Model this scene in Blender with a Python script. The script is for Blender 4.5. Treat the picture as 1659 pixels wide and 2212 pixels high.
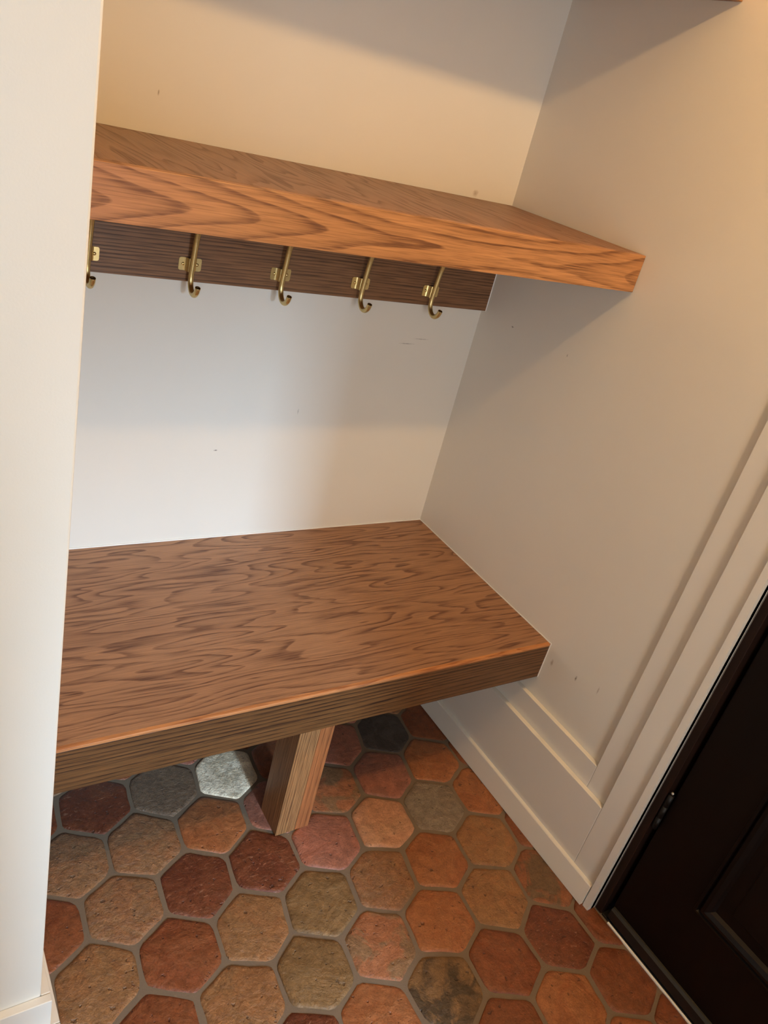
import bpy, bmesh, math, random
from mathutils import Vector, Matrix

for o in list(bpy.data.objects):
    bpy.data.objects.remove(o, do_unlink=True)
scene = bpy.context.scene
COL = scene.collection
rnd = random.Random(7)

# ------------------------------------------------------------------ camera
R = [[0.832451751, -0.503188524, 0.232002998],
     [-0.063409198, -0.502464247, -0.862269653],
     [0.550457406, 0.703086758, -0.450184023]]
cam_d = bpy.data.cameras.new('camera')
cam = bpy.data.objects.new('camera', cam_d)
COL.objects.link(cam)
M = Matrix(((R[0][0], -R[1][0], -R[2][0], -1.3665),
            (R[0][1], -R[1][1], -R[2][1], -1.5715),
            (R[0][2], -R[1][2], -R[2][2], 1.5003),
            (0, 0, 0, 1)))
cam.matrix_world = M
cam_d.sensor_fit = 'HORIZONTAL'
cam_d.sensor_width = 36.0
cam_d.lens = 1715.4 / 1659 * 36.0
cam_d.clip_start = 0.02
scene.camera = cam

# ------------------------------------------------------------------ world, daylight, exposure
world = bpy.data.worlds.new('world')
scene.world = world
world.use_nodes = True
bg = world.node_tree.nodes['Background']
bg.inputs[0].default_value = (0.62, 0.78, 1.0, 1)
bg.inputs[1].default_value = 1.0

def area(name, loc, size, size_y, power, col, target):
    d = bpy.data.lights.new(name, 'AREA')
    d.shape = 'RECTANGLE'; d.size = size; d.size_y = size_y
    d.energy = power; d.color = col
    o = bpy.data.objects.new(name, d); COL.objects.link(o)
    o.location = loc
    o.rotation_euler = (Vector(target) - Vector(loc)).to_track_quat('-Z', 'Y').to_euler()
    return o
# bright open sky seen through the glazed opening behind the photographer
area('daylight_sky', (-0.76, -6.0, 2.5), 0.34, 1.2, 400, (0.50, 0.74, 1.0), (-0.76, 0, 0.6))
area('daylight_window', (-0.82, -2.51, 0.92), 0.5, 1.25, 13, (0.97, 0.96, 0.93), (-0.82, 0, 0.9))
area('added_side_fill', (-1.92, -2.51, 1.55), 0.6, 0.85, 11.5, (0.46, 0.74, 1.0), (-1.7, 0, 1.3))  # added fill that brightens the left partition, no known window there

vs = scene.view_settings
vs.view_transform = 'Standard'
vs.look = 'None'
vs.exposure = -0.08
vs.gamma = 1.0
vs.use_curve_mapping = False

# ------------------------------------------------------------------ material helpers
class NT:
    def __init__(self, name):
        self.m = bpy.data.materials.new(name); self.m.use_nodes = True
        self.t = self.m.node_tree; self.n = self.t.nodes
        self.b = self.n['Principled BSDF']
    def node(self, kind, **kw):
        x = self.n.new(kind)
        for k, v in kw.items(): setattr(x, k, v)
        return x
    def link(self, a, b): self.t.links.new(a, b)
    def math(self, op, a, b=None, c=None, clamp=False):
        x = self.node('ShaderNodeMath', operation=op, use_clamp=clamp)
        for i, v in enumerate((a, b, c)):
            if v is None: continue
            if hasattr(v, 'is_linked'): self.link(v, x.inputs[i])
            else: x.inputs[i].default_value = v
        return x.outputs[0]
    def mix(self, fac, a, b, mode='MIX'):
        x = self.node('ShaderNodeMix', data_type='RGBA', blend_type=mode)
        for i, v in ((0, fac), (6, a), (7, b)):
            if hasattr(v, 'is_linked'): self.link(v, x.inputs[i])
            else: x.inputs[i].default_value = v if i == 0 else (*v[:3], 1)
        return x.outputs[2]
    def ramp(self, fac, stops, interp='LINEAR'):
        x = self.node('ShaderNodeValToRGB'); x.color_ramp.interpolation = interp
        e = x.color_ramp.elements
        while len(e) < len(stops): e.new(0.5)
        for el, (p, c) in zip(e, stops):
            el.position = p
            el.color = (*c[:3], 1) if hasattr(c, '__len__') else (c, c, c, 1)
        self.link(fac, x.inputs[0])
        return x.outputs[0]
    def noise(self, vec, scale, detail=2.0, rough=0.5, dist=0.0):
        x = self.node('ShaderNodeTexNoise')
        x.inputs['Scale'].default_value = scale; x.inputs['Detail'].default_value = detail
        x.inputs['Roughness'].default_value = rough; x.inputs['Distortion'].default_value = dist
        if vec is not None: self.link(vec, x.inputs['Vector'])
        return x.outputs[0]
    def vmap(self, vec, scale=(1, 1, 1), loc=(0, 0, 0), rot=(0, 0, 0)):
        x = self.node('ShaderNodeMapping')
        x.inputs['Location'].default_value = loc
        x.inputs['Rotation'].default_value = rot
        x.inputs['Scale'].default_value = scale
        self.link(vec, x.inputs[0]); return x.outputs[0]
    def coord(self, which='Object'):
        return self.node('ShaderNodeTexCoord').outputs[which]
    def bump(self, h, strength, dist):
        x = self.node('ShaderNodeBump')
        x.inputs['Strength'].default_value = strength; x.inputs['Distance'].default_value = dist
        self.link(h, x.inputs['Height']); self.link(x.outputs[0], self.b.inputs['Normal'])
    def set(self, **kw):
        for k, v in kw.items():
            s = self.b.inputs[k]
            if hasattr(v, 'is_linked'): self.link(v, s)
            else: s.default_value = (*v, 1) if hasattr(v, '__len__') and len(v) == 3 else v

def srgb(r, g, b):
    f = lambda c: (c / 255 / 12.92) if c / 255 <= 0.04045 else ((c / 255 + 0.055) / 1.055) ** 2.4
    return (f(r), f(g), f(b))

def paint(name, col, rough=0.45, bumpy=0.12, marks=()):
    m = NT(name); co = m.coord()
    n = m.noise(co, 3.0, 3, 0.6)
    c = m.mix(n, tuple(x * 0.97 for x in col), tuple(min(1, x * 1.03) for x in col))
    for (p, (sx, sy, sz), mc, amt, seed) in marks:      # scuffs: small strokes of dirt on the paint
        v = m.vmap(co, (1 / sx, 1 / sy, 1 / sz), (-p[0] / sx, -p[1] / sy, -p[2] / sz))
        ln = m.node('ShaderNodeVectorMath', operation='LENGTH'); m.link(v, ln.inputs[0])
        wob = m.noise(co, 160.0, 2, 0.6)
        d = m.math('ADD', ln.outputs['Value'], m.math('MULTIPLY', wob, 0.9))
        k = m.math('MULTIPLY', m.math('SUBTRACT', 1.25, d, clamp=True), amt * 2.2, clamp=True)
        c = m.mix(k, c, mc)
    m.set(**{'Base Color': c, 'Roughness': rough})
    h = m.noise(co, 420.0, 2, 0.5)
    m.bump(h, bumpy, 0.0006)
    return m.m

def wood(name, grain, light, mid, dark, seed=0.0, bands=7.0, su=1.2, sv=10.0, trend=0.0, across='v', rough=0.38,
         pore=0.5, dist=0.0, leaf=0.0, saddle=None, contrast=1.0):
    """oak: grain runs along axis `grain`. `bands` draws contour figure (plain sawn / veneer), `trend` straight
    growth lines per metre across the face, `saddle` cathedral arches meeting nose to nose along the board"""
    m = NT(name); co = m.coord()
    order = {'x': (0, 1, 2), 'y': (1, 0, 2), 'z': (2, 0, 1)}[grain]
    sp = m.node('ShaderNodeSeparateXYZ'); m.link(co, sp.inputs[0])
    u, v, w = (sp.outputs[i] for i in order)
    cb = m.node('ShaderNodeCombineXYZ')
    us = m.math('ADD', u, seed)
    if leaf > 0:                                          # veneer leaves side by side
        us = m.math('ADD', us, m.math('MULTIPLY', m.math('FLOOR', m.math('DIVIDE', v, leaf)), 3.71))
    m.link(us, cb.inputs[0]); m.link(v, cb.inputs[1]); m.link(w, cb.inputs[2])
    vec = cb.outputs[0]
    cr = v if across == 'v' else w if across == 'w' else m.math('ADD', v, w)
    big = m.noise(m.vmap(vec, (su, sv, sv)), 1.0, 2.0, 0.45, dist)
    fine = m.noise(m.vmap(vec, (su * 6, sv * 4, sv * 4)), 1.0, 2, 0.55)
    t = m.math('ADD', m.math('MULTIPLY', big, bands), m.math('MULTIPLY', fine, 0.30))
    if trend:
        c1 = m.node('ShaderNodeCombineXYZ'); m.link(cr, c1.inputs[0]); c1.inputs[1].default_value = seed
        uneven = m.noise(c1.outputs[0], 38.0, 2, 0.5)      # uneven ring width
        t = m.math('ADD', t, m.math('ADD', m.math('MULTIPLY', cr, trend), m.math('MULTIPLY', uneven, trend * 0.022)))
    if saddle:
        um, v0, L, h, amp = saddle
        dv = m.math('DIVIDE', m.math('SUBTRACT', cr, v0), h)
        du = m.math('DIVIDE', m.math('SUBTRACT', u, um), L)
        g = m.math('SUBTRACT', m.math('MULTIPLY', m.math('SQRT', m.math('ADD', m.math('MULTIPLY', dv, dv), 0.10)), 1.25), m.math('MULTIPLY', du, du))
        t = m.math('ADD', t, m.math('MULTIPLY', g, amp))
    fr = m.math('FRACT', t)
    band = m.ramp(fr, [(0.0, 0.02), (0.42, 0.10), (0.66, 0.42), (0.86, 1.0), (0.95, 0.85), (1.0, 0.05)])
    ragged = m.noise(m.vmap(vec, (16, 330, 330)), 1.0, 2, 0.6)
    faint = m.noise(m.vmap(vec, (su * 0.9, sv * 2.2, sv * 2.2), (3.3, 8.1, 4.2)), 1.0, 2, 0.5)
    k = m.math('ADD', m.math('MULTIPLY', m.math('SUBTRACT', ragged, 0.5), 2.2), m.math('ADD', m.math('MULTIPLY', faint, 1.1), 0.25))
    band2 = m.math('MULTIPLY', m.math('MULTIPLY', band, k, clamp=True), contrast, clamp=True)
    tone = m.noise(m.vmap(vec, (0.9, 6, 6), (5.1, 2.2, 1.3)), 1.0, 3, 0.55)
    base = m.mix(m.math('MULTIPLY', m.math('SUBTRACT', tone, 0.25), 1.7, clamp=True), light, mid)
    c = m.mix(band2, base, dark)
    pr = m.noise(m.vmap(vec, (17, 560, 560), (1.7, 0.3, 0.9)), 1.0, 1, 0.5)
    pm = m.ramp(pr, [(0.0, 1.0), (0.38, 0.8), (0.50, 0.0), (1.0, 0.0)])
    c = m.mix(m.math('MULTIPLY', pm, pore), c, tuple(x * 0.7 for x in dark))
    hi = m.ramp(m.noise(m.vmap(vec, (12, 420, 420), (9.7, 4.3, 2.9)), 1.0, 1, 0.5), [(0.0, 0.0), (0.52, 0.0), (0.68, 1.0), (1.0, 1.0)])
    c = m.mix(m.math('MULTIPLY', hi, 0.30), c, tuple(min(1, x * 1.35) for x in light))
    m.set(**{'Base Color': c, 'Roughness': m.math('ADD', m.math('MULTIPLY', band2, 0.12), rough), 'IOR': 1.45})
    h_ = m.math('SUBTRACT', 1.0, m.math('ADD', m.math('MULTIPLY', pm, 0.7), m.math('MULTIPLY', band2, 0.3)))
    m.bump(h_, 0.25, 0.0005)
    return m.m

# ------------------------------------------------------------------ materials
PAINT = srgb(226, 221, 210)
marks_right = [((0, -0.690, 0.436), (0.02, 0.004, 0.010), srgb(90, 66, 46), 0.5, 0),
               ((0, -0.612, 0.420), (0.02, 0.006, 0.014), srgb(150, 122, 86), 0.4, 1),
               ((0, -0.755, 0.455), (0.02, 0.003, 0.016), srgb(130, 104, 78), 0.3, 2),
               ((0, -0.13, 1.087), (0.02, 0.007, 0.003), srgb(100, 84, 70), 0.5, 3),
               ((0, -0.33, 1.09), (0.02, 0.003, 0.006), srgb(120, 104, 88), 0.4, 4)]
marks_back = [((-0.205, 0, 0.985), (0.030, 0.02, 0.0022), srgb(120, 110, 105), 0.45, 0),
              ((-0.165, 0, 0.999), (0.035, 0.02, 0.0018), srgb(130, 120, 112), 0.4, 1),
              ((-0.665, 0, 0.700), (0.008, 0.02, 0.0025), srgb(120, 110, 105), 0.6, 2),
              ((-0.47, 0, 0.80), (0.003, 0.02, 0.012), srgb(150, 145, 140), 0.3, 3),
              ((-0.875, 0, 1.415), (0.0025, 0.02, 0.007), srgb(120, 95, 60), 0.5, 4),
              ((-0.12, 0, 1.357), (0.012, 0.02, 0.012), srgb(150, 125, 95), 0.35, 5)]
M_wall = paint('wall_paint', PAINT)
M_wall_r = paint('wall_paint_right', PAINT, marks=marks_right)
M_wall_b = paint('wall_paint_back', PAINT, marks=marks_back)
M_trim = paint('trim_paint', srgb(228, 223, 213), 0.35, 0.06)
M_ceil = paint('ceiling_paint', srgb(232, 230, 224), 0.6)
M_caulk = paint('caulk', srgb(238, 236, 230), 0.4, 0.05)

M_top = wood('oak_bench_top', 'x', srgb(164, 122, 88), srgb(146, 105, 74), srgb(92, 56, 36), seed=3.3, bands=14.0, su=1.75, sv=12.0, dist=0.12, leaf=0.295, pore=0.28, contrast=0.95)
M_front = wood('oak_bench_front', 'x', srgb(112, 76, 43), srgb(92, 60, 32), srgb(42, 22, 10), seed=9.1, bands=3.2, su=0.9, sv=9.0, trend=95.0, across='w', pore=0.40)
M_edge = wood('oak_raw_edge', 'x', srgb(186, 126, 76), srgb(170, 110, 62), srgb(136, 80, 44), seed=1.1, bands=6.0, su=3, sv=30.0, pore=0.40, rough=0.6)
M_shelf_top = wood('oak_shelf_top', 'y', srgb(148, 103, 65), srgb(130, 88, 53), srgb(92, 57, 32), seed=6.4, bands=13.0, su=1.5, sv=9.0, pore=0.35, contrast=0.8)
M_shelf_front = wood('oak_shelf_front', 'x', srgb(182, 131, 84), srgb(164, 112, 68), srgb(92, 53, 27), seed=2.7, bands=3.4, su=1.6, sv=13.0, across='w', pore=0.34, contrast=0.85, dist=0.1,
                     saddle=(0.22, 0.030, 0.36, 0.034, 1.25))
M_board = wood('oak_hook_board', 'x', srgb(142, 101, 68), srgb(122, 85, 56), srgb(70, 44, 27), seed=12.4, bands=3.4, su=1.1, sv=10.0, trend=150.0, across='w', pore=0.40)
M_leg_a = wood('oak_leg_pale', 'z', srgb(166, 120, 76), srgb(146, 100, 61), srgb(92, 57, 34), seed=4.4, bands=3.0, su=0.8, sv=12.0, trend=190.0, across='vw', pore=0.45)
M_leg_b = wood('oak_leg_orange', 'z', srgb(172, 110, 66), srgb(154, 91, 52), srgb(114, 64, 35), seed=8.2, bands=6.0, su=0.8, sv=14.0, trend=40.0, across='vw', pore=0.40)

m = NT('brushed_brass'); co = m.coord()
n = m.noise(m.vmap(co, (60, 60, 900)), 1.0, 2, 0.6)
m.set(**{'Base Color': m.mix(n, srgb(196, 172, 116), srgb(222, 202, 148)), 'Metallic': 1.0,
         'Roughness': m.math('ADD', m.math('MULTIPLY', n, 0.14), 0.26)})
M_brass = m.m
m = NT('polished_brass'); m.set(**{'Base Color': srgb(214, 190, 136), 'Metallic': 1.0, 'Roughness': 0.24}); M_brass2 = m.m
m = NT('tube_inside'); m.set(**{'Base Color': srgb(90, 66, 36), 'Metallic': 1.0, 'Roughness': 0.55}); M_tube_in = m.m

m = NT('dark_stained_door'); co = m.coord()
n = m.noise(m.vmap(co, (30, 30, 1.5)), 1.0, 3, 0.6)
m.set(**{'Base Color': m.mix(n, srgb(9, 4, 3), srgb(15, 7, 5)), 'Roughness': 0.42, 'Specular IOR Level': 0.22})
m.bump(n, 0.15, 0.001); M_door = m.m
m = NT('dark_frame_stain'); co = m.coord()
n = m.noise(m.vmap(co, (40, 40, 2.0)), 1.0, 3, 0.6)
m.set(**{'Base Color': m.mix(n, srgb(26, 14, 9), srgb(38, 21, 13)), 'Roughness': 0.5, 'Specular IOR Level': 0.25}); M_frame = m.m
m = NT('black_rubber'); m.set(**{'Base Color': srgb(22, 20, 18), 'Roughness': 0.4}); M_rubber = m.m
m = NT('bronze_hinge'); m.set(**{'Base Color': srgb(14, 10, 8), 'Metallic': 0.3, 'Roughness': 0.5}); M_hinge = m.m
m = NT('raw_metal'); m.set(**{'Base Color': srgb(190, 186, 178), 'Metallic': 0.9, 'Roughness': 0.35}); M_metal = m.m

# fired clay tile: its own colour comes from each tile, mottling varies tile by tile
m = NT('terracotta_tile'); co = m.coord()
oi = m.node('ShaderNodeObjectInfo')
def attr(nm):
    a = m.node('ShaderNodeAttribute', attribute_type='OBJECT', attribute_name=nm); return a
rv = m.math('MULTIPLY', oi.outputs['Random'], 40.0)
cb = m.node('ShaderNodeCombineXYZ'); m.link(rv, cb.inputs[0]); m.link(rv, cb.inputs[1]); m.link(rv, cb.inputs[2])
ad = m.node('ShaderNodeVectorMath', operation='ADD'); m.link(co, ad.inputs[0]); m.link(cb.outputs[0], ad.inputs[1])
vec = ad.outputs[0]
c1 = oi.outputs['Color']; c2 = attr('second_colour').outputs['Color']
big = m.noise(vec, 13.0, 4, 0.6, 0.9)
mask = m.math('MULTIPLY', m.ramp(big, [(0.0, 0.0), (0.45, 0.0), (0.53, 1.0), (1.0, 1.0)]), attr('mottle').outputs['Fac'])
c = m.mix(mask, c1, c2)
med = m.noise(vec, 55.0, 4, 0.6)
c = m.mix(1.0, c, m.ramp(med, [(0.0, 0.45), (0.5, 1.0), (1.0, 1.6)]), 'MULTIPLY')
sp = m.noise(vec, 330.0, 2, 0.6)
c = m.mix(1.0, c, m.ramp(sp, [(0.0, 0.4), (0.45, 1.0), (1.0, 1.45)]), 'MULTIPLY')
# pale limey scratches
sc = m.noise(m.vmap(vec, (60, 190, 60), rot=(0, 0, 0.35)), 1.0, 3, 0.7, 0.8)
sm = m.math('MULTIPLY', m.ramp(sc, [(0.0, 0.0), (0.60, 0.0), (0.68, 1.0), (1.0, 1.0)]), attr('scratch').outputs['Fac'])
c = m.mix(m.math('MULTIPLY', sm, 0.42), c, srgb(186, 138, 108))
# pits
pt = m.noise(vec, 75.0, 2, 0.5)
pm = m.ramp(pt, [(0.0, 1.0), (0.26, 0.8), (0.33, 0.0), (1.0, 0.0)])
c = m.mix(m.math('MULTIPLY', pm, 0.6), c, srgb(60, 42, 30))
m.set(**{'Base Color': c, 'Roughness': m.math('ADD', m.math('MULTIPLY', med, 0.25), 0.38)})
rg = attr('grit').outputs['Fac']
h1 = m.noise(vec, 95.0, 5, 0.7, 0.5)
h = m.math('ADD', m.math('MULTIPLY', h1, rg), m.math('ADD', m.math('MULTIPLY', big, 1.2), m.math('MULTIPLY', pm, -0.5)))
m.bump(h, 0.9, 0.0055)
M_tile = m.m
m = NT('grout'); co = m.coord()
n = m.noise(co, 300.0, 3, 0.7); n2 = m.noise(co, 6.0, 2, 0.5)
m.set(**{'Base Color': m.mix(n, m.mix(n2, srgb(104, 87, 69), srgb(128, 109, 87)), srgb(116, 99, 81)), 'Roughness': 0.85})
m.bump(n, 0.5, 0.001); M_grout = m.m

m = NT('window_glass')
tr = m.node('ShaderNodeBsdfTransparent'); gl = m.node('ShaderNodeBsdfGlossy'); gl.inputs['Roughness'].default_value = 0.02
fr = m.node('ShaderNodeFresnel'); fr.inputs[0].default_value = 1.45
mx = m.node('ShaderNodeMixShader'); m.link(fr.outputs[0], mx.inputs[0]); m.link(tr.outputs[0], mx.inputs[1]); m.link(gl.outputs[0], mx.inputs[2])
m.link(mx.outputs[0], m.n['Material Output'].inputs[0]); M_glass = m.m
m = NT('lamp_enamel'); m.set(**{'Base Color': srgb(225, 220, 210), 'Roughness': 0.4}); M_lamp = m.m
m = NT('lamp_bulb'); m.set(**{'Base Color': (1, 0.9, 0.7), 'Emission Color': (1.0, 0.66, 0.34), 'Emission Strength': 20.0}); M_bulb = m.m

# ------------------------------------------------------------------ geometry helpers
def obj(name, bm, mat, parent=None, smooth=False, loc=None):
    me = bpy.data.meshes.new(name)
    bmesh.ops.recalc_face_normals(bm, faces=bm.faces[:])
    bm.to_mesh(me); bm.free()
    if mat: me.materials.append(mat)
    if smooth:
        for p in me.polygons: p.use_smooth = True
    o = bpy.data.objects.new(name, me); COL.objects.link(o)
    if parent: o.parent = parent
    if loc: o.location = loc
    return o
def empty(name, loc):
    o = bpy.data.objects.new(name, None); COL.objects.link(o); o.location = loc
    o.empty_display_size = 0.1
    return o
def tag(o, label=None, cat=None, group=None, kind=None):
    for k, v in (('label', label), ('category', cat), ('group', group), ('kind', kind)):
        if v: o[k] = v
    return o
def add_box(bm, x0, x1, y0, y1, z0, z1, bevel=0.0, seg=2):
    vs_ = [bm.verts.new(p) for p in ((x0, y0, z0), (x1, y0, z0), (x1, y1, z0), (x0, y1, z0),
                                     (x0, y0, z1), (x1, y0, z1), (x1, y1, z1), (x0, y1, z1))]
    fs = [bm.faces.new([vs_[i] for i in f]) for f in ((0, 3, 2, 1), (4, 5, 6, 7), (0, 1, 5, 4), (1, 2, 6, 5), (2, 3, 7, 6), (3, 0, 4, 7))]
    if bevel:
        es = list({e for f in fs for e in f.edges})
        bmesh.ops.bevel(bm, geom=es, offset=bevel, segments=seg, profile=0.5, affect='EDGES')
    return vs_
def box(name, mat, x0, x1, y0, y1, z0, z1, bevel=0.0, parent=None, off=(0, 0, 0), seg=2):
    bm = bmesh.new()
    add_box(bm, x0 - off[0], x1 - off[0], y0 - off[1], y1 - off[1], z0 - off[2], z1 - off[2], bevel, seg)
    return obj(name, bm, mat, parent)
def prism(name, mat, prof, axis, a, b, parent=None, off=(0, 0, 0), smooth=False):
    """extrude a closed 2-D profile along an axis; profile coords are the two other axes in order"""
    bm = bmesh.new(); rings = []
    for s in (a, b):
        ring = []
        for p, q in prof:
            c = {'x': (s, p, q), 'y': (p, s, q), 'z': (p, q, s)}[axis]
            ring.append(bm.verts.new((c[0] - off[0], c[1] - off[1], c[2] - off[2])))
        rings.append(ring)
    n = len(prof)
    for i in range(n): bm.faces.new((rings[0][i], rings[0][(i + 1) % n], rings[1][(i + 1) % n], rings[1][i]))
    bm.faces.new(rings[0]); bm.faces.new(rings[1][::-1])
    return obj(name, bm, mat, parent, smooth)
def frame_path(bm, prof, pts):
    """sweep a profile (offset outwards, height) round a closed rectangle lying in a y-z plane, mitred"""
    n = len(pts); rings = []
    cy = sum(p[0] for p in pts) / n; cz = sum(p[1] for p in pts) / n
    for (py, pz) in pts:
        sy = 1 if py > cy else -1; sz = 1 if pz > cz else -1
        rings.append([bm.verts.new((x, py + sy * o, pz + sz * o)) for (o, x) in prof])
    for i in range(n):
        a, b = rings[i], rings[(i + 1) % n]
        for k in range(len(prof)):
            k2 = (k + 1) % len(prof)
            bm.faces.new((a[k], a[k2], b[k2], b[k]))

# ------------------------------------------------------------------ dimensions (metres)
XL = -1.197          # end of the partition = left side of the alcove
YP = -0.888          # face of the partition
YF = -2.40           # wall behind the photographer
XFL = -2.70          # far left wall of the hall
ZC = 2.36            # ceiling
DB, HB, TB = 0.590, 0.460, 0.1016
DS, HS, TS = 0.4434, 1.3458, 0.075

# ------------------------------------------------------------------ the shell
o = box('wall_back', M_wall_b, XL - 0.1, 0.12, 0.0, 0.12, -0.02, ZC + 0.05); tag(o, 'painted back wall of the alcove', kind='structure')
bm = bmesh.new()
add_box(bm, 0, 0.12, -0.984, 0.0, -0.02, ZC + 0.05)
add_box(bm, 0, 0.12, -1.985, -0.984, 2.075, ZC + 0.05)
add_box(bm, 0, 0.12, YF, -1.985, -0.02, ZC + 0.05)
wall_right = obj('wall_right', bm, M_wall_r); tag(wall_right, 'painted panelled wall beside the bench and the dark door', kind='structure')
o = box('wall_left', M_wall, XFL, XL, YP, 0.12, -0.02, ZC + 0.05, 0.0025); tag(o, 'white partition wall covering the left end of the bench', kind='structure')
wall_left = o
o = box('wall_far_left', M_wall, XFL - 0.12, XFL, YF, 0.12, -0.02, ZC + 0.05); tag(o, 'white side wall of the hall', kind='structure')
# wall behind the photographer with two invented glazed openings
WINS = [(-1.10, -0.53, 0.16, 1.56), (-2.25, -1.58, 1.05, 2.05)]  # first sized to shape the daylight, second added to brighten the partition
bm = bmesh.new()
edge = XFL
for (x0, x1, z0, z1) in sorted(WINS):
    add_box(bm, edge, x0, YF - 0.10, YF, -0.02, ZC + 0.05)
    add_box(bm, x0, x1, YF - 0.10, YF, z1, ZC + 0.05)
    add_box(bm, x0, x1, YF - 0.10, YF, -0.02, z0)
    edge = x1
add_box(bm, edge, 0.12, YF - 0.10, YF, -0.02, ZC + 0.05)
o = obj('wall_front', bm, M_wall); tag(o, 'white wall behind the viewer with two invented glazed openings', kind='structure')
for n_, (x0, x1, z0, z1) in enumerate(WINS):
    win = empty('window_%d' % (n_ + 1), ((x0 + x1) / 2, YF - 0.05, z0)); wo = win.location
    tag(win, ('tall glazed opening sized to shape daylight' if n_ == 0 else 'added high window brightening the partition') + ' with white frame behind the viewer', kind='structure')
    for nm, a in (('window_stile', (x0, x0 + 0.04, z0, z1)), ('window_stile', (x1 - 0.04, x1, z0, z1)),
                  ('window_rail', (x0 + 0.04, x1 - 0.04, z0, z0 + 0.05)), ('window_rail', (x0 + 0.04, x1 - 0.04, z1 - 0.05, z1))):
        box(nm, M_trim, a[0], a[1], YF - 0.07, YF - 0.03, a[2], a[3], 0.003, win, wo)
    box('pane', M_glass, x0 + 0.04, x1 - 0.04, YF - 0.053, YF - 0.047, z0 + 0.05, z1 - 0.05, 0, win, wo)
o = box('ceiling', M_ceil, XFL, 0.12, YF, 0.12, ZC, ZC + 0.1); tag(o, 'white ceiling of the hall', kind='structure')

# ---- right wall: two proud frames (rails and stiles), shoe and door casing
box('inner_frame_rail', M_trim, -0.0125, 0.0, -0.839, 0.0, 0.0, 0.3055, 0.0012, wall_right)
box('inner_frame_stile', M_trim, -0.0125, 0.0, -0.985, -0.8395, 0.0, ZC, 0.0012, wall_right)
box('outer_frame_rail', M_trim, -0.0255, -0.0125, -0.9005, 0.0, 0.0, 0.2415, 0.0012, wall_right)
box('outer_frame_stile', M_trim, -0.0255, -0.0125, -0.985, -0.901, 0.0, ZC, 0.0012, wall_right)
shoe = prism('baseboard_right', M_trim, [(-0.0425, 0.0015), (-0.0422, 0.0050), (-0.0345, 0.0575), (-0.0330, 0.0595), (-0.0255, 0.0605), (-0.0255, 0.0015)], 'y', -0.9665, -0.001)
tag(shoe, 'white base strip along the foot of the panelled wall', kind='structure')
o = prism('trim_1', M_trim, [(-0.0355, -0.985), (-0.0085, -0.985), (-0.0085, -0.9845), (-0.0255, -0.9845), (-0.0255, -0.9685), (-0.034, -0.9685), (-0.0355, -0.970)], 'z', 0.0008, 2.09)
tag(o, 'narrow white casing strip edging the dark door frame', kind='structure')

# ---- left wall base layers wrapping round its corner
def wrap_base(nm, d0, d1, z0, z1):
    bm = bmesh.new()
    add_box(bm, XFL, XL + d1, YP - d1, YP - d0, z0, z1, 0.0012)
    add_box(bm, XL + d0, XL + d1, YP - d0 + 0.0004, -0.60, z0, z1, 0.0012)
    return obj(nm, bm, M_trim, wall_left)
wrap_base('inner_base_board', 0.0, 0.0125, 0.0, 0.3035)
wrap_base('outer_base_board', 0.0125, 0.0255, 0.0, 0.2415)
o = wrap_base('base_strip', 0.0255, 0.0405, 0.0015, 0.0530)

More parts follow.
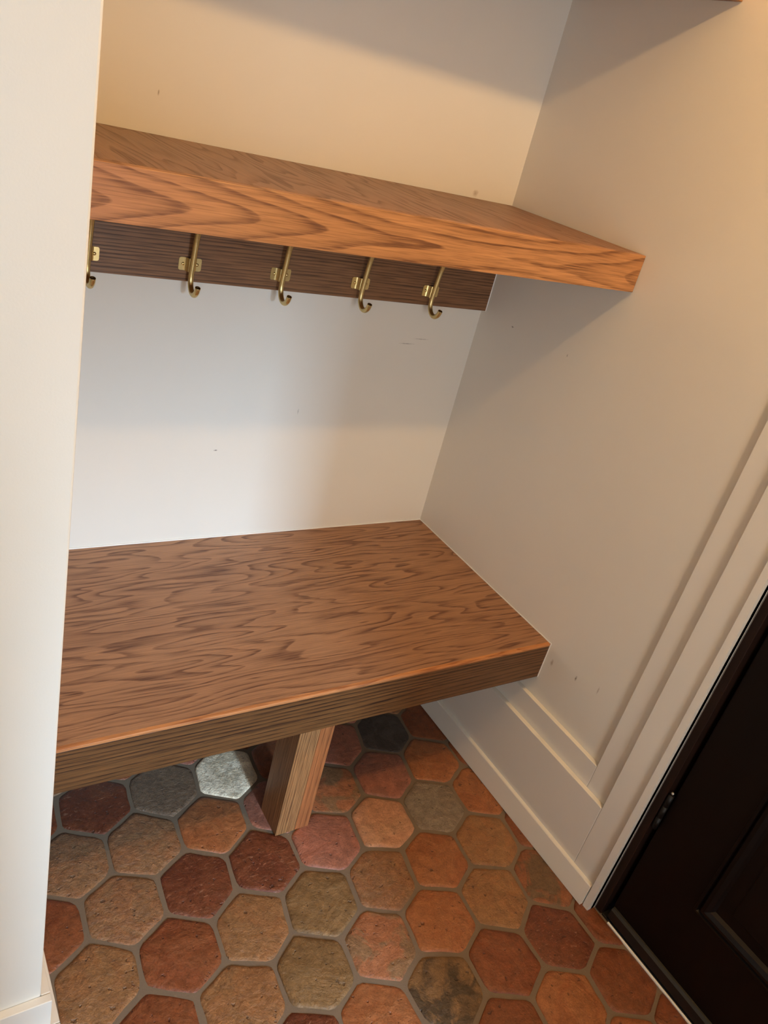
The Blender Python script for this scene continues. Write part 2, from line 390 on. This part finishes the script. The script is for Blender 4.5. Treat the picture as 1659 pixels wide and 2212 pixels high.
# ------------------------------------------------------------------ floor: grout bed and hexagonal clay tiles
floor = box('floor', M_grout, XFL, 0.12, YF, 0.0, -0.05, -0.0024); tag(floor, 'grey brown grout bed of the hexagonal clay tile floor', kind='structure')
A = ((0.0885, 0.0025), (-0.0005, 0.0882)); T0 = (-0.7469, -0.4711); S3 = math.sqrt(3)
VM = {(-1, -2, 3): (-0.8918, -0.2979), (-2, -1, 3): (-0.9727, -0.4272), (-1, -1, 3): (-0.8227, -0.4314), (-1, 0, 0): (-0.8995, -0.3804),
 (0, 0, 0): (-0.7454, -0.3849), (0, -2, 3): (-0.7358, -0.2998), (0, -1, 3): (-0.6652, -0.4311), (0, 1, 0): (-0.6721, -0.5113),
 (-1, 1, 0): (-0.8268, -0.5152), (0, 0, 3): (-0.7492, -0.5621), (0, 2, 0): (-0.7583, -0.6456), (-1, 0, 3): (-0.9018, -0.5586),
 (-2, 1, 0): (-0.9808, -0.519), (-2, 0, 3): (-1.053, -0.5574), (-2, 2, 0): (-1.057, -0.6438), (-2, 1, 3): (-0.982, -0.6905),
 (-1, 2, 0): (-0.908, -0.6476), (-1, 1, 3): (-0.829, -0.6948), (-1, 3, 0): (-0.836, -0.7827), (-2, 3, 0): (-0.9887, -0.7717),
 (-1, 2, 3): (-0.9073, -0.8212), (2, -1, 3): (-0.3588, -0.4266), (3, 0, 0): (-0.2914, -0.3839), (3, -1, 3): (-0.2007, -0.4269),
 (4, 0, 0): (-0.1406, -0.3832), (3, -2, 3): (-0.2706, -0.2931), (2, 1, 0): (-0.3699, -0.5166), (2, 0, 3): (-0.4364, -0.5553),
 (3, 1, 0): (-0.2184, -0.5178), (3, 0, 3): (-0.2865, -0.5626), (4, 0, 3): (-0.1314, -0.5602), (3, 2, 0): (-0.2949, -0.6521),
 (2, 1, 3): (-0.3632, -0.6872), (2, 2, 0): (-0.449, -0.6511), (1, 1, 3): (-0.5173, -0.6919), (2, 3, 0): (-0.3813, -0.7862),
 (2, 2, 3): (-0.4486, -0.8253), (1, 3, 0): (-0.5296, -0.7819), (1, 2, 3): (-0.603, -0.8259), (1, 2, 0): (-0.6035, -0.6471),
 (0, 1, 3): (-0.6745, -0.6914), (0, 3, 0): (-0.6901, -0.7767), (0, 2, 3): (-0.7515, -0.8212), (1, 4, 0): (-0.6107, -0.9123),
 (0, 3, 3): (-0.6785, -0.9508), (2, 4, 0): (-0.4632, -0.916), (4, 2, 0): (-0.1413, -0.6527), (4, 3, 0): (-0.0731, -0.788),
 (4, 2, 3): (-0.1365, -0.8263), (3, 3, 0): (-0.2268, -0.7856), (3, 2, 3): (-0.2959, -0.8253), (4, 4, 0): (-0.1502, -0.9144),
 (3, 3, 3): (-0.2214, -0.9632), (3, 4, 0): (-0.3034, -0.9151), (2, 3, 3): (-0.3711, -0.9558), (3, 5, 0): (-0.2239, -1.0466),
 (4, 4, 3): (-0.1425, -1.0929), (4, 5, 0): (-0.0693, -1.0549), (4, 3, 3): (-0.0675, -0.967), (3, 4, 3): (-0.2964, -1.0879),
 (2, 5, 0): (-0.3796, -1.0425)}
def cen(i, j): return (S3 * (i + 0.5 * (j % 2)), -1.5 * j)
def to_w(p): return (A[0][0] * p[0] + A[0][1] * p[1] + T0[0], A[1][0] * p[0] + A[1][1] * p[1] + T0[1])
MEAS = [(tuple(round(q, 3) for q in (cen(i, j)[0] + 0.0, cen(i, j)[1] + (1 if k == 0 else -1))), w) for (i, j, k), w in VM.items()]
def vpos(i, j, k):
    a = math.radians(90 + 60 * k); c = cen(i, j)
    p = (c[0] + math.cos(a), c[1] + math.sin(a))
    for q, w in MEAS:
        if abs(q[0] - p[0]) < 0.1 and abs(q[1] - p[1]) < 0.1: return w
    w = to_w(p); r = random.Random(int(round(p[0] * 100)) * 7919 + int(round(p[1] * 100)))
    return (w[0] + r.uniform(-.003, .003), w[1] + r.uniform(-.003, .003))
def clip(poly, a, b, c):
    """keep a*x+b*y<=c"""
    out = []
    for n_ in range(len(poly)):
        p, q = poly[n_], poly[(n_ + 1) % len(poly)]
        dp, dq = a * p[0] + b * p[1] - c, a * q[0] + b * q[1] - c
        if dp <= 0: out.append(p)
        if dp * dq < 0:
            t = dp / (dp - dq); out.append((p[0] + t * (q[0] - p[0]), p[1] + t * (q[1] - p[1])))
    return out
def inset(poly, d):
    n_ = len(poly); out = []
    ar = sum(poly[i][0] * poly[(i + 1) % n_][1] - poly[(i + 1) % n_][0] * poly[i][1] for i in range(n_))
    s = 1 if ar > 0 else -1
    for i in range(n_):
        p0, p1, p2 = (Vector(poly[(i + k) % n_]) for k in (-1, 0, 1))
        e1 = (p1 - p0).normalized(); e2 = (p2 - p1).normalized()
        n1 = Vector((-e1.y, e1.x)) * s; n2 = Vector((-e2.y, e2.x)) * s
        b_ = n1 + n2
        if b_.length < 1e-6: b_ = n1
        b_ = b_ / max(0.25, b_.length_squared) * 2
        out.append(tuple(p1 + b_ * d))
    return out
def dedupe(poly):
    out = []
    for p in poly:
        if not out or math.dist(p, out[-1]) > 0.012: out.append(p)
    if len(out) > 1 and math.dist(out[0], out[-1]) <= 0.012: out.pop()
    return out
def area_of(poly):
    return abs(sum(poly[i][0] * poly[(i + 1) % len(poly)][1] - poly[(i + 1) % len(poly)][0] * poly[i][1] for i in range(len(poly)))) / 2
def tile_rings(poly, r):
    """rounded, slightly ragged outline"""
    n_ = len(poly); out = []
    for i in range(n_):
        p0, p1, p2 = (Vector(poly[(i + k) % n_]) for k in (-1, 0, 1))
        a_ = (p0 - p1); b_ = (p2 - p1)
        rad = min(0.011, a_.length * 0.3, b_.length * 0.3) * r.uniform(0.7, 1.3)
        pa = p1 + a_.normalized() * rad; pb = p1 + b_.normalized() * rad
        for t in (0, 0.5, 1): out.append((1 - t) ** 2 * pa + 2 * t * (1 - t) * p1 + t * t * pb)
        qb = p2 + (p1 - p2).normalized() * min(0.011, b_.length * 0.3)
        if b_.length > 0.05: out.append((pb + qb) / 2)
    j = [p + Vector((r.uniform(-.0011, .0011), r.uniform(-.0011, .0011))) for p in out]
    return j
def tile_geo(bm, poly, c, r, dz):
    ring = tile_rings(poly, r); n_ = len(ring)
    ctr = Vector((sum(p.x for p in ring) / n_, sum(p.y for p in ring) / n_))
    tx, ty = r.uniform(-.008, .008), r.uniform(-.008, .008)
    lv = []
    for (ins, z) in ((0.0, -0.012), (0.0, -0.0030), (0.0022, -0.0008), (0.0085, 0.0004)):
        row = []
        for p in ring:
            d = (ctr - p); q = p + d.normalized() * min(ins * r.uniform(0.8, 1.25), d.length * 0.6)
            zz = z + (0 if z < -0.01 else dz + (q.x - ctr.x) * tx + (q.y - ctr.y) * ty)
            row.append(bm.verts.new((q.x - c[0], q.y - c[1], zz)))
        lv.append(row)
    top = bm.verts.new((ctr.x - c[0], ctr.y - c[1], dz + 0.0009))
    for a_, b_ in zip(lv, lv[1:]):
        for k in range(n_): bm.faces.new((a_[k], a_[(k + 1) % n_], b_[(k + 1) % n_], b_[k]))
    for k in range(n_): bm.faces.new((lv[-1][k], lv[-1][(k + 1) % n_], top))
# kinds of clay: colour, second colour, mottling, grit, scratches
K = {'red':    ((146, 78, 43), (160, 98, 58), 0.35, 0.35, 0.30),
     'dred':   ((120, 60, 35), (142, 80, 47), 0.45, 0.45, 1.00),
     'orange': ((176, 106, 62), (184, 122, 76), 0.40, 0.35, 0.30),
     'bright': ((190, 136, 102), (188, 144, 108), 0.45, 0.45, 0.50),
     'pink':   ((164, 102, 80), (146, 98, 80), 0.45, 0.40, 0.30),
     'mix':    ((176, 112, 74), (148, 114, 80), 0.90, 0.60, 0.50),
     'tan':    ((168, 122, 82), (176, 112, 70), 0.40, 1.00, 0.10),
     'ltan':   ((168, 120, 76), (174, 112, 66), 0.40, 0.70, 0.15),
     'olive':  ((154, 118, 76), (136, 100, 58), 0.55, 0.60, 0.10),
     'grit':   ((156, 136, 112), (142, 116, 92), 0.40, 1.40, 0.10),
     'grey':   ((142, 114, 88), (126, 98, 76), 0.40, 0.90, 0.10),
     'white':  ((206, 190, 164), (170, 152, 124), 0.70, 1.60, 0.00),
     'black':  ((66, 56, 50), (90, 80, 72), 0.50, 0.50, 0.30),
     'stain':  ((150, 112, 72), (84, 66, 46), 0.90, 0.60, 0.10),
     'dmix':   ((122, 92, 62), (168, 96, 56), 0.70, 0.60, 0.20)}
TK = {(-1, -2): 'red', (0, -2): 'pink', (1, -2): 'red', (2, -2): 'tan', (3, -2): 'pink', (4, -2): 'tan',
      (-2, -1): 'dred', (-1, -1): 'grey', (0, -1): 'white', (1, -1): 'red', (2, -1): 'pink', (3, -1): 'black', (4, -1): 'red',
      (-2, 0): 'tan', (-1, 0): 'tan', (0, 0): 'orange', (1, 0): 'pink', (2, 0): 'mix', (3, 0): 'pink', (4, 0): 'orange',
      (-3, 1): 'red', (-2, 1): 'tan', (-1, 1): 'dred', (0, 1): 'dred', (1, 1): 'pink', (2, 1): 'bright', (3, 1): 'grit', (4, 1): 'orange',
      (-3, 2): 'tan', (-2, 2): 'ltan', (-1, 2): 'red', (0, 2): 'ltan', (1, 2): 'olive', (2, 2): 'tan', (3, 2): 'orange', (4, 2): 'ltan', (5, 2): 'red',
      (-2, 3): 'red', (-1, 3): 'ltan', (0, 3): 'olive', (1, 3): 'mix', (2, 3): 'orange', (3, 3): 'ltan', (4, 3): 'dmix',
      (-1, 4): 'orange', (0, 4): 'dred', (1, 4): 'orange', (2, 4): 'stain', (3, 4): 'red', (4, 4): 'dred', (5, 4): 'red',
      (2, 5): 'red', (3, 5): 'orange', (4, 5): 'red', (5, 5): 'red', (3, 6): 'orange', (4, 6): 'orange', (5, 6): 'red'}
DZ = {(2, 1): 0.0022, (1, 1): 0.0010, (0, -1): 0.002, (2, 0): -0.0005}
tiles = []
for j in range(-5, 18):
    for i in range(-16, 8):
        c = to_w(cen(i, j))
        if not (XFL - .1 < c[0] < .11 and YF - .1 < c[1] < .1): continue
        poly = [vpos(i, j, k) for k in range(6)]
        if c[1] > YP - 0.02 and c[0] < XL - 0.02: 
            if c[1] > YP + 0.05: continue
        poly = inset(poly, 0.0042 + rnd.uniform(-.0006, .0008))
        poly = clip(poly, 1, 0, -0.013 if c[1] > -0.93 else -0.010)
        poly = clip(poly, 0, 1, -0.003)
        poly = clip(poly, -1, 0, -XFL - 0.005)
        poly = clip(poly, 0, -1, -YF - 0.005)
        if c[1] > YP: poly = clip(poly, -1, 0, -(XL + 0.003))
        elif c[0] < XL: poly = clip(poly, 0, 1, YP - 0.003)
        poly = dedupe(poly)
        if len(poly) < 3 or area_of(poly) < 2.5e-4: continue
        tiles.append(((i, j), c, poly))
camxy = (-0.6, -0.9)
tiles.sort(key=lambda t: (t[0] not in TK, math.dist(t[1], camxy)))
kinds_pool = ['red', 'orange', 'tan', 'ltan', 'olive', 'pink', 'dred', 'grit', 'orange', 'red', 'mix', 'grey']
TF = {'white': 1.5, 'red': 0.60, 'bright': 0.85, 'black': 0.9, 'pink': 0.8, 'grit': 0.8, 'mix': 0.75}
def set_tile(o, kd, r):
    a, b, mo, gr, scr = K[kd]
    f = r.uniform(0.95, 1.05) * TF.get(kd, 0.66)
    o.color = (*[x * f for x in srgb(*a)], 1)
    o['second_colour'] = [x * f for x in srgb(*b)]
    o['mottle'] = float(mo); o['grit'] = float(gr); o['scratch'] = float(scr)
rest = bmesh.new()
for n_, ((i, j), c, poly) in enumerate(tiles):
    r = random.Random(i * 131 + j * 17 + 5)
    kd = TK.get((i, j)) or r.choice(kinds_pool)
    dz = DZ.get((i, j), r.uniform(-.0007, .0009))
    if n_ < 295:
        bm = bmesh.new(); tile_geo(bm, poly, c, r, dz)
        t = obj('tile', bm, M_tile, floor, True, (c[0], c[1], 0))
        set_tile(t, kd, r)
    else:
        tile_geo(rest, poly, (0, 0), r, dz)
if len(rest.verts):
    t = obj('tile_field', rest, M_tile, floor, True); set_tile(t, 'ltan', rnd); t['kind'] = 'stuff'
else: rest.free()

# ------------------------------------------------------------------ dark door in the right wall
DY0, DY1 = -1.945, -1.014
door = empty('door_1', (0.02, DY0, 0.0)); tag(door, 'very dark brown panelled wooden door beside the panelled wall', kind='structure')
do = door.location
box('door_leaf', M_door, 0.006, 0.050, DY0, DY1, 0.012, 2.045, 0.002, door, do)
for (z0, z1) in ((0.235, 0.92), (1.06, 1.90)):
    y0, y1 = DY0 + 0.155, DY1 - 0.160
    bm = bmesh.new()
    prof = [(0.020, 0.006), (0.018, 0.000), (0.012, -0.002), (0.009, 0.003), (0.004, -0.004), (-0.004, -0.006), (-0.012, -0.001), (-0.016, 0.004), (-0.018, 0.0065)]
    prof = [(a, x - do.x) for a, x in prof]
    frame_path(bm, prof, [(y0 - do.y, z0), (y1 - do.y, z0), (y1 - do.y, z1), (y0 - do.y, z1)])
    obj('panel_moulding', bm, M_door, door)
    box('raised_panel', M_door, 0.0025, 0.0065, y0 + 0.045, y1 - 0.045, z0 + 0.045, z1 - 0.045, 0.0018, door, do)
sweep = prism('door_sweep', M_rubber, [(0.0055, 0.010), (-0.004, 0.007), (-0.006, 0.010), (-0.004, 0.032), (0.001, 0.037), (0.0055, 0.038)], 'y', DY0, DY1 - 0.004, door, do)
for zc in (0.345, 1.05, 1.80):
    bm = bmesh.new()
    for k in range(3):
        z0 = zc - 0.048 + k * 0.0325
        bmesh.ops.create_cone(bm, cap_ends=True, segments=14, radius1=0.0062, radius2=0.0062, depth=0.0312,
                              matrix=Matrix.Translation((-0.0035 - do.x, -1.0105 - do.y, z0 + 0.0156)))
    hg = obj('hinge', bm, M_hinge, door, True)
    bm = bmesh.new()
    bmesh.ops.create_uvsphere(bm, u_segments=10, v_segments=6, radius=0.0036, matrix=Matrix.Translation((-0.0035 - do.x, -1.0105 - do.y, zc + 0.053)))
    obj('hinge_pin', bm, M_metal, hg, True)
bm = bmesh.new()
bmesh.ops.create_uvsphere(bm, u_segments=20, v_segments=12, radius=0.028, matrix=Matrix.Translation((-0.055 - do.x, DY0 + 0.07 - do.y, 0.95)))
bmesh.ops.create_cone(bm, cap_ends=True, segments=16, radius1=0.010, radius2=0.010, depth=0.05, matrix=Matrix.Translation((-0.025 - do.x, DY0 + 0.07 - do.y, 0.95)) @ Matrix.Rotation(math.pi / 2, 4, 'Y'))
obj('door_knob', bm, M_brass, door, True)
bm = bmesh.new()
add_box(bm, -0.0085, 0.10, -1.003, -0.9852, 0.0008, 2.075, 0.0015)
add_box(bm, 0.052, 0.10, -1.018, -1.003, 0.0008, 2.075, 0.001)
add_box(bm, -0.0085, 0.10, -1.984, -1.953, 0.0008, 2.075, 0.0015)
add_box(bm, -0.0085, 0.10, -1.953, -1.003, 2.055, 2.075, 0.0015)
o = obj('trim_2', bm, M_frame); tag(o, 'dark stained wooden frame around the door', kind='structure')
o = box('trim_3', M_caulk, -0.0098, -0.0052, -1.945, -1.026, -0.003, 0.0022, 0.001); tag(o, 'thin pale threshold bead under the dark door', kind='structure')
o = box('trim_4', M_rubber, -0.005, 0.10, -1.945, -1.004, -0.004, 0.0035, 0.001); tag(o, 'dark threshold under the door', kind='structure')

# ------------------------------------------------------------------ bench
bench = empty('built_in_bench', (-0.6, -DB, 0.0))
tag(bench, 'oak bench seat with thick edge and one square leg on the tile floor', 'bench')
bo = bench.location
X0, X1 = XL + 0.001, -0.0022
box('seat_top', M_top, X0, X1, -DB + 0.0087, -0.003, HB - 0.019, HB, 0.0003, bench, bo, 1)
e = prism('front_edge_strip', M_edge, [(-DB + 0.0002, HB - 0.0062), (-DB + 0.0004, HB - 0.0022), (-DB + 0.0014, HB - 0.0010), (-DB + 0.0085, HB + 0.0001), (-DB + 0.0085, HB - 0.0062)], 'x', X0, X1, bench, bo)
tag(e, 'paler worn oak edge of the seat')
box('front_apron', M_front, X0, X1, -DB, -DB + 0.019, HB - TB, HB - 0.0063, 0.0006, bench, bo, 1)
box('underside_panel', M_front, X0, X1, -DB + 0.0195, -0.003, HB - TB + 0.002, HB - TB + 0.014, 0, bench, bo)
bm = bmesh.new()
add_box(bm, X0 - bo.x, -0.0004 - bo.x, -0.0032 - bo.y, -0.0004 - bo.y, HB - 0.004, HB + 0.0022, 0.0009)
add_box(bm, X1 - bo.x, -0.0004 - bo.x, -DB - 0.0012 - bo.y, -0.0032 - bo.y, HB - 0.004, HB + 0.0022, 0.0009)
add_box(bm, X1 - bo.x, -0.0004 - bo.x, -DB - 0.0016 - bo.y, -DB + 0.003 - bo.y, HB - TB - 0.001, HB + 0.0016, 0.0007)
c = obj('caulk_bead', bm, M_caulk, bench); tag(c, 'thin white caulk line where the seat meets the walls')
LX0, LX1, LY0, LY1 = -0.6285, -0.5445, -0.552, -0.470
leg = box('leg', M_leg_a, LX0, LX0 + 0.049, LY0, LY1, 0.0, HB - TB + 0.002, 0.0012, bench, bo)
p = box('leg_board', M_leg_b, LX0 + 0.0492, LX1, LY0, LY1, 0.0, HB - TB + 0.002, 0.0022, leg, bo)
tag(p, 'more orange oak half of the leg')

# ------------------------------------------------------------------ shelves
def shelf(z_top, label):
    s = empty('floating_shelf', (-0.6, -DS, z_top - TS)); so = s.location
    tag(s, label, 'shelf')
    box('shelf_top', M_shelf_top, X0, X1 + 0.001, -DS + 0.0185, -0.0008, z_top - 0.018, z_top, 0.0004, s, so, 1)
    box('front_board', M_shelf_front, X0, X1 + 0.001, -DS, -DS + 0.0185, z_top - TS, z_top, 0.0009, s, so)
    box('underside_panel', M_shelf_top, X0, X1 + 0.001, -DS + 0.0190, -0.0008, z_top - TS + 0.0005, z_top - TS + 0.018, 0, s, so)
    return s
shelf(HS, 'thick oak floating shelf above the row of brass hooks')
shelf(1.794 + TS, 'uppermost oak floating shelf at the top edge of the view')

# ------------------------------------------------------------------ hook board and hooks
hb = empty('hook_board', (-0.6, -0.0005, 1.0902)); ho = hb.location
tag(hb, 'flat oak board on the back wall under the shelf carrying the hooks', 'board')
box('board', M_board, X0, -0.0035, -0.0195, -0.0005, 1.0902, HS - TS - 0.0005, 0.0008, hb, ho)
bm = bmesh.new(); add_box(bm, -0.0034 - ho.x, -ho.x, -0.0185 - ho.y, -0.0005 - ho.y, 1.0895 - ho.z, HS - TS - 0.0005 - ho.z, 0.0006)
c = obj('caulk_bead', bm, M_caulk, hb); tag(c, 'white caulk between board end and wall')

def tube(bm, path, r, seg=16):
    pts = [Vector((0, y, z)) for y, z in path]
    rings = []
    for i, p in enumerate(pts):
        t = (pts[min(i + 1, len(pts) - 1)] - pts[max(i - 1, 0)]).normalized()
        nx = Vector((1, 0, 0)); ny = t.cross(nx).normalized()
        rings.append([bm.verts.new(p + r * (math.cos(2 * math.pi * k / seg) * nx + math.sin(2 * math.pi * k / seg) * ny)) for k in range(seg)])
    for a, b in zip(rings, rings[1:]):
        for k in range(seg): bm.faces.new((a[k], a[(k + 1) % seg], b[(k + 1) % seg], b[k]))
    return rings
def smooth_path(ctrl, n=8):
    out = []
    P = [ctrl[0]] + ctrl + [ctrl[-1]]
    for i in range(1, len(P) - 2):
        p0, p1, p2, p3 = P[i - 1:i + 3]
        for s in range(n):
            t = s / n
            out.append(tuple(0.5 * ((2 * p1[k]) + (-p0[k] + p2[k]) * t + (2 * p0[k] - 5 * p1[k] + 4 * p2[k] - p3[k]) * t * t + (-p0[k] + 3 * p1[k] - 3 * p2[k] + p3[k]) * t ** 3) for k in (0, 1)))
    out.append(ctrl[-1]); return out
ZH = 1.1250
def make_hook():
    root = empty('coat_hook', (0, -0.0196, ZH))
    rr = 0.0056
    # bent tube, in the plane of the hook (y outwards negative, z up), relative to the plate centre
    ctrl = [(-0.0585, -0.0300), (-0.0535, -0.0415), (-0.0430, -0.0490), (-0.0300, -0.0485), (-0.0190, -0.0390), (-0.0140, -0.0240),
            (-0.0148, -0.0060), (-0.0180, 0.0250), (-0.0225, 0.0560), (-0.0300, 0.0760), (-0.0440, 0.0900), (-0.0560, 0.0960)]
    path = smooth_path(ctrl)
    bm = bmesh.new(); rings = tube(bm, path, rr)
    for ring, inner in ((rings[0], 1), (rings[-1], -2)):
        c = sum((v.co for v in ring), Vector()) / len(ring)
        nxt = Vector((0, *path[1 if inner == 1 else -2])) - Vector((0, *path[0 if inner == 1 else -1]))
        lip = [bm.verts.new(c + (v.co - c) * 0.84) for v in ring]
        deep = [bm.verts.new(c + (v.co - c) * 0.84 + nxt.normalized() * 0.003) for v in ring]
        n_ = len(ring)
        for k in range(n_):
            bm.faces.new((ring[k], ring[(k + 1) % n_], lip[(k + 1) % n_], lip[k]))
            bm.faces.new((lip[k], lip[(k + 1) % n_], deep[(k + 1) % n_], deep[k])).material_index = 1
        bm.faces.new(deep).material_index = 1
    t = obj('hook_arm', bm, M_brass, root, True); t.data.materials.append(M_tube_in)
    # saddle plate: two flat wings that sweep forward into the arm
    half = [(0.0232, 0.0), (0.0130, 0.0), (0.0105, -0.0012), (0.0085, -0.0038), (0.0072, -0.0070), (0.0056, -0.0100), (0.0030, -0.0112), (0.0, -0.0115)]
    prof = half + [(-x, y) for x, y in half[-2::-1]]
    def zh(x): return 0.0128 if abs(x) > 0.0105 else 0.0128 + (0.0105 - abs(x)) * 0.10
    def rounding(x): 
        d = 0.0232 - abs(x); q = 0.0040
        return 0.0 if d >= q else q - math.sqrt(max(0, q * q - (q - d) ** 2))
    xs = []
    for (a, b) in zip(prof, prof[1:]): xs.append(a)
    xs.append(prof[-1])
    fine = []
    for s in (1, -1):
        pass
    ext = [(0.0232, 0.0), (0.0228, 0.0), (0.0220, 0.0), (0.0206, 0.0), (0.0192, 0.0)]
    prof = ext + half[1:] + [(-x, y) for x, y in half[-2:0:-1]] + [(-x, y) for x, y in ext[::-1]]
    bm = bmesh.new(); th = 0.0016
    rows = []
    for (x, y) in prof:
        h = zh(x) - rounding(x)
        rows.append([bm.verts.new((x, y - th, -h)), bm.verts.new((x, y - th, h)), bm.verts.new((x, y, h)), bm.verts.new((x, y, -h))])
    for a, b in zip(rows, rows[1:]):
        for k in range(4): bm.faces.new((a[k], a[(k + 1) % 4], b[(k + 1) % 4], b[k]))
    bm.faces.new(rows[0]); bm.faces.new(rows[-1][::-1])
    pl = obj('plate', bm, M_brass, root)
    for s in (-1, 1):
        bm = bmesh.new()
        bmesh.ops.create_uvsphere(bm, u_segments=14, v_segments=8, radius=0.0033)
        for v in bm.verts: v.co.y *= 0.62
        sc = obj('screw', bm, M_brass2, pl, True, (s * 0.0145, -th, 0.0))
    return root
def copy_tree(o, parent=None):
    c = o.copy(); COL.objects.link(c); c.parent = parent
    for ch in list(o.children): copy_tree(ch, c)
    return c
hook_spots = [(-0.986, 'brass coat hook at the far left, half hidden by the white partition edge'),
              (-0.7875, 'second brass coat hook from the left, both plate screws showing'),
              (-0.5885, 'middle one of the five brass coat hooks on the board'),
              (-0.3885, 'brass coat hook second from the right-hand wall'),
              (-0.1905, 'brass coat hook nearest the right-hand wall')]
proto = make_hook()
for n_, (x, lb) in enumerate(hook_spots):
    h = proto if n_ == 0 else copy_tree(proto)
    h.location = (x, -0.0196, ZH)
    tag(h, lb, 'coat hook', 'brass coat hooks in a row under the shelf')

# ------------------------------------------------------------------ ceiling lamp in front of the alcove
LP = (-0.25, -1.245, 2.215)
lamp = empty('ceiling_lamp', (LP[0], LP[1], ZC)); tag(lamp, 'small white ceiling lamp with a bare warm bulb in front of the alcove', 'lamp')
bm = bmesh.new(); bmesh.ops.create_cone(bm, cap_ends=True, segments=32, radius1=0.065, radius2=0.07, depth=0.024, matrix=Matrix.Translation((0, 0, -0.012)))
obj('base', bm, M_lamp, lamp)
bm = bmesh.new(); bmesh.ops.create_cone(bm, cap_ends=True, segments=24, radius1=0.020, radius2=0.024, depth=0.06, matrix=Matrix.Translation((0, 0, -0.054)))
obj('socket', bm, M_lamp, lamp)
bm = bmesh.new(); bmesh.ops.create_uvsphere(bm, u_segments=20, v_segments=12, radius=0.026, matrix=Matrix.Translation((0, 0, -0.108)))
obj('bulb', bm, M_bulb, lamp, True)
d = bpy.data.lights.new('lamp_light', 'POINT'); d.energy = 34; d.color = (1.0, 0.60, 0.235); d.shadow_soft_size = 0.028
lo = bpy.data.objects.new('lamp_light', d); COL.objects.link(lo); lo.location = (LP[0], LP[1], 2.205)
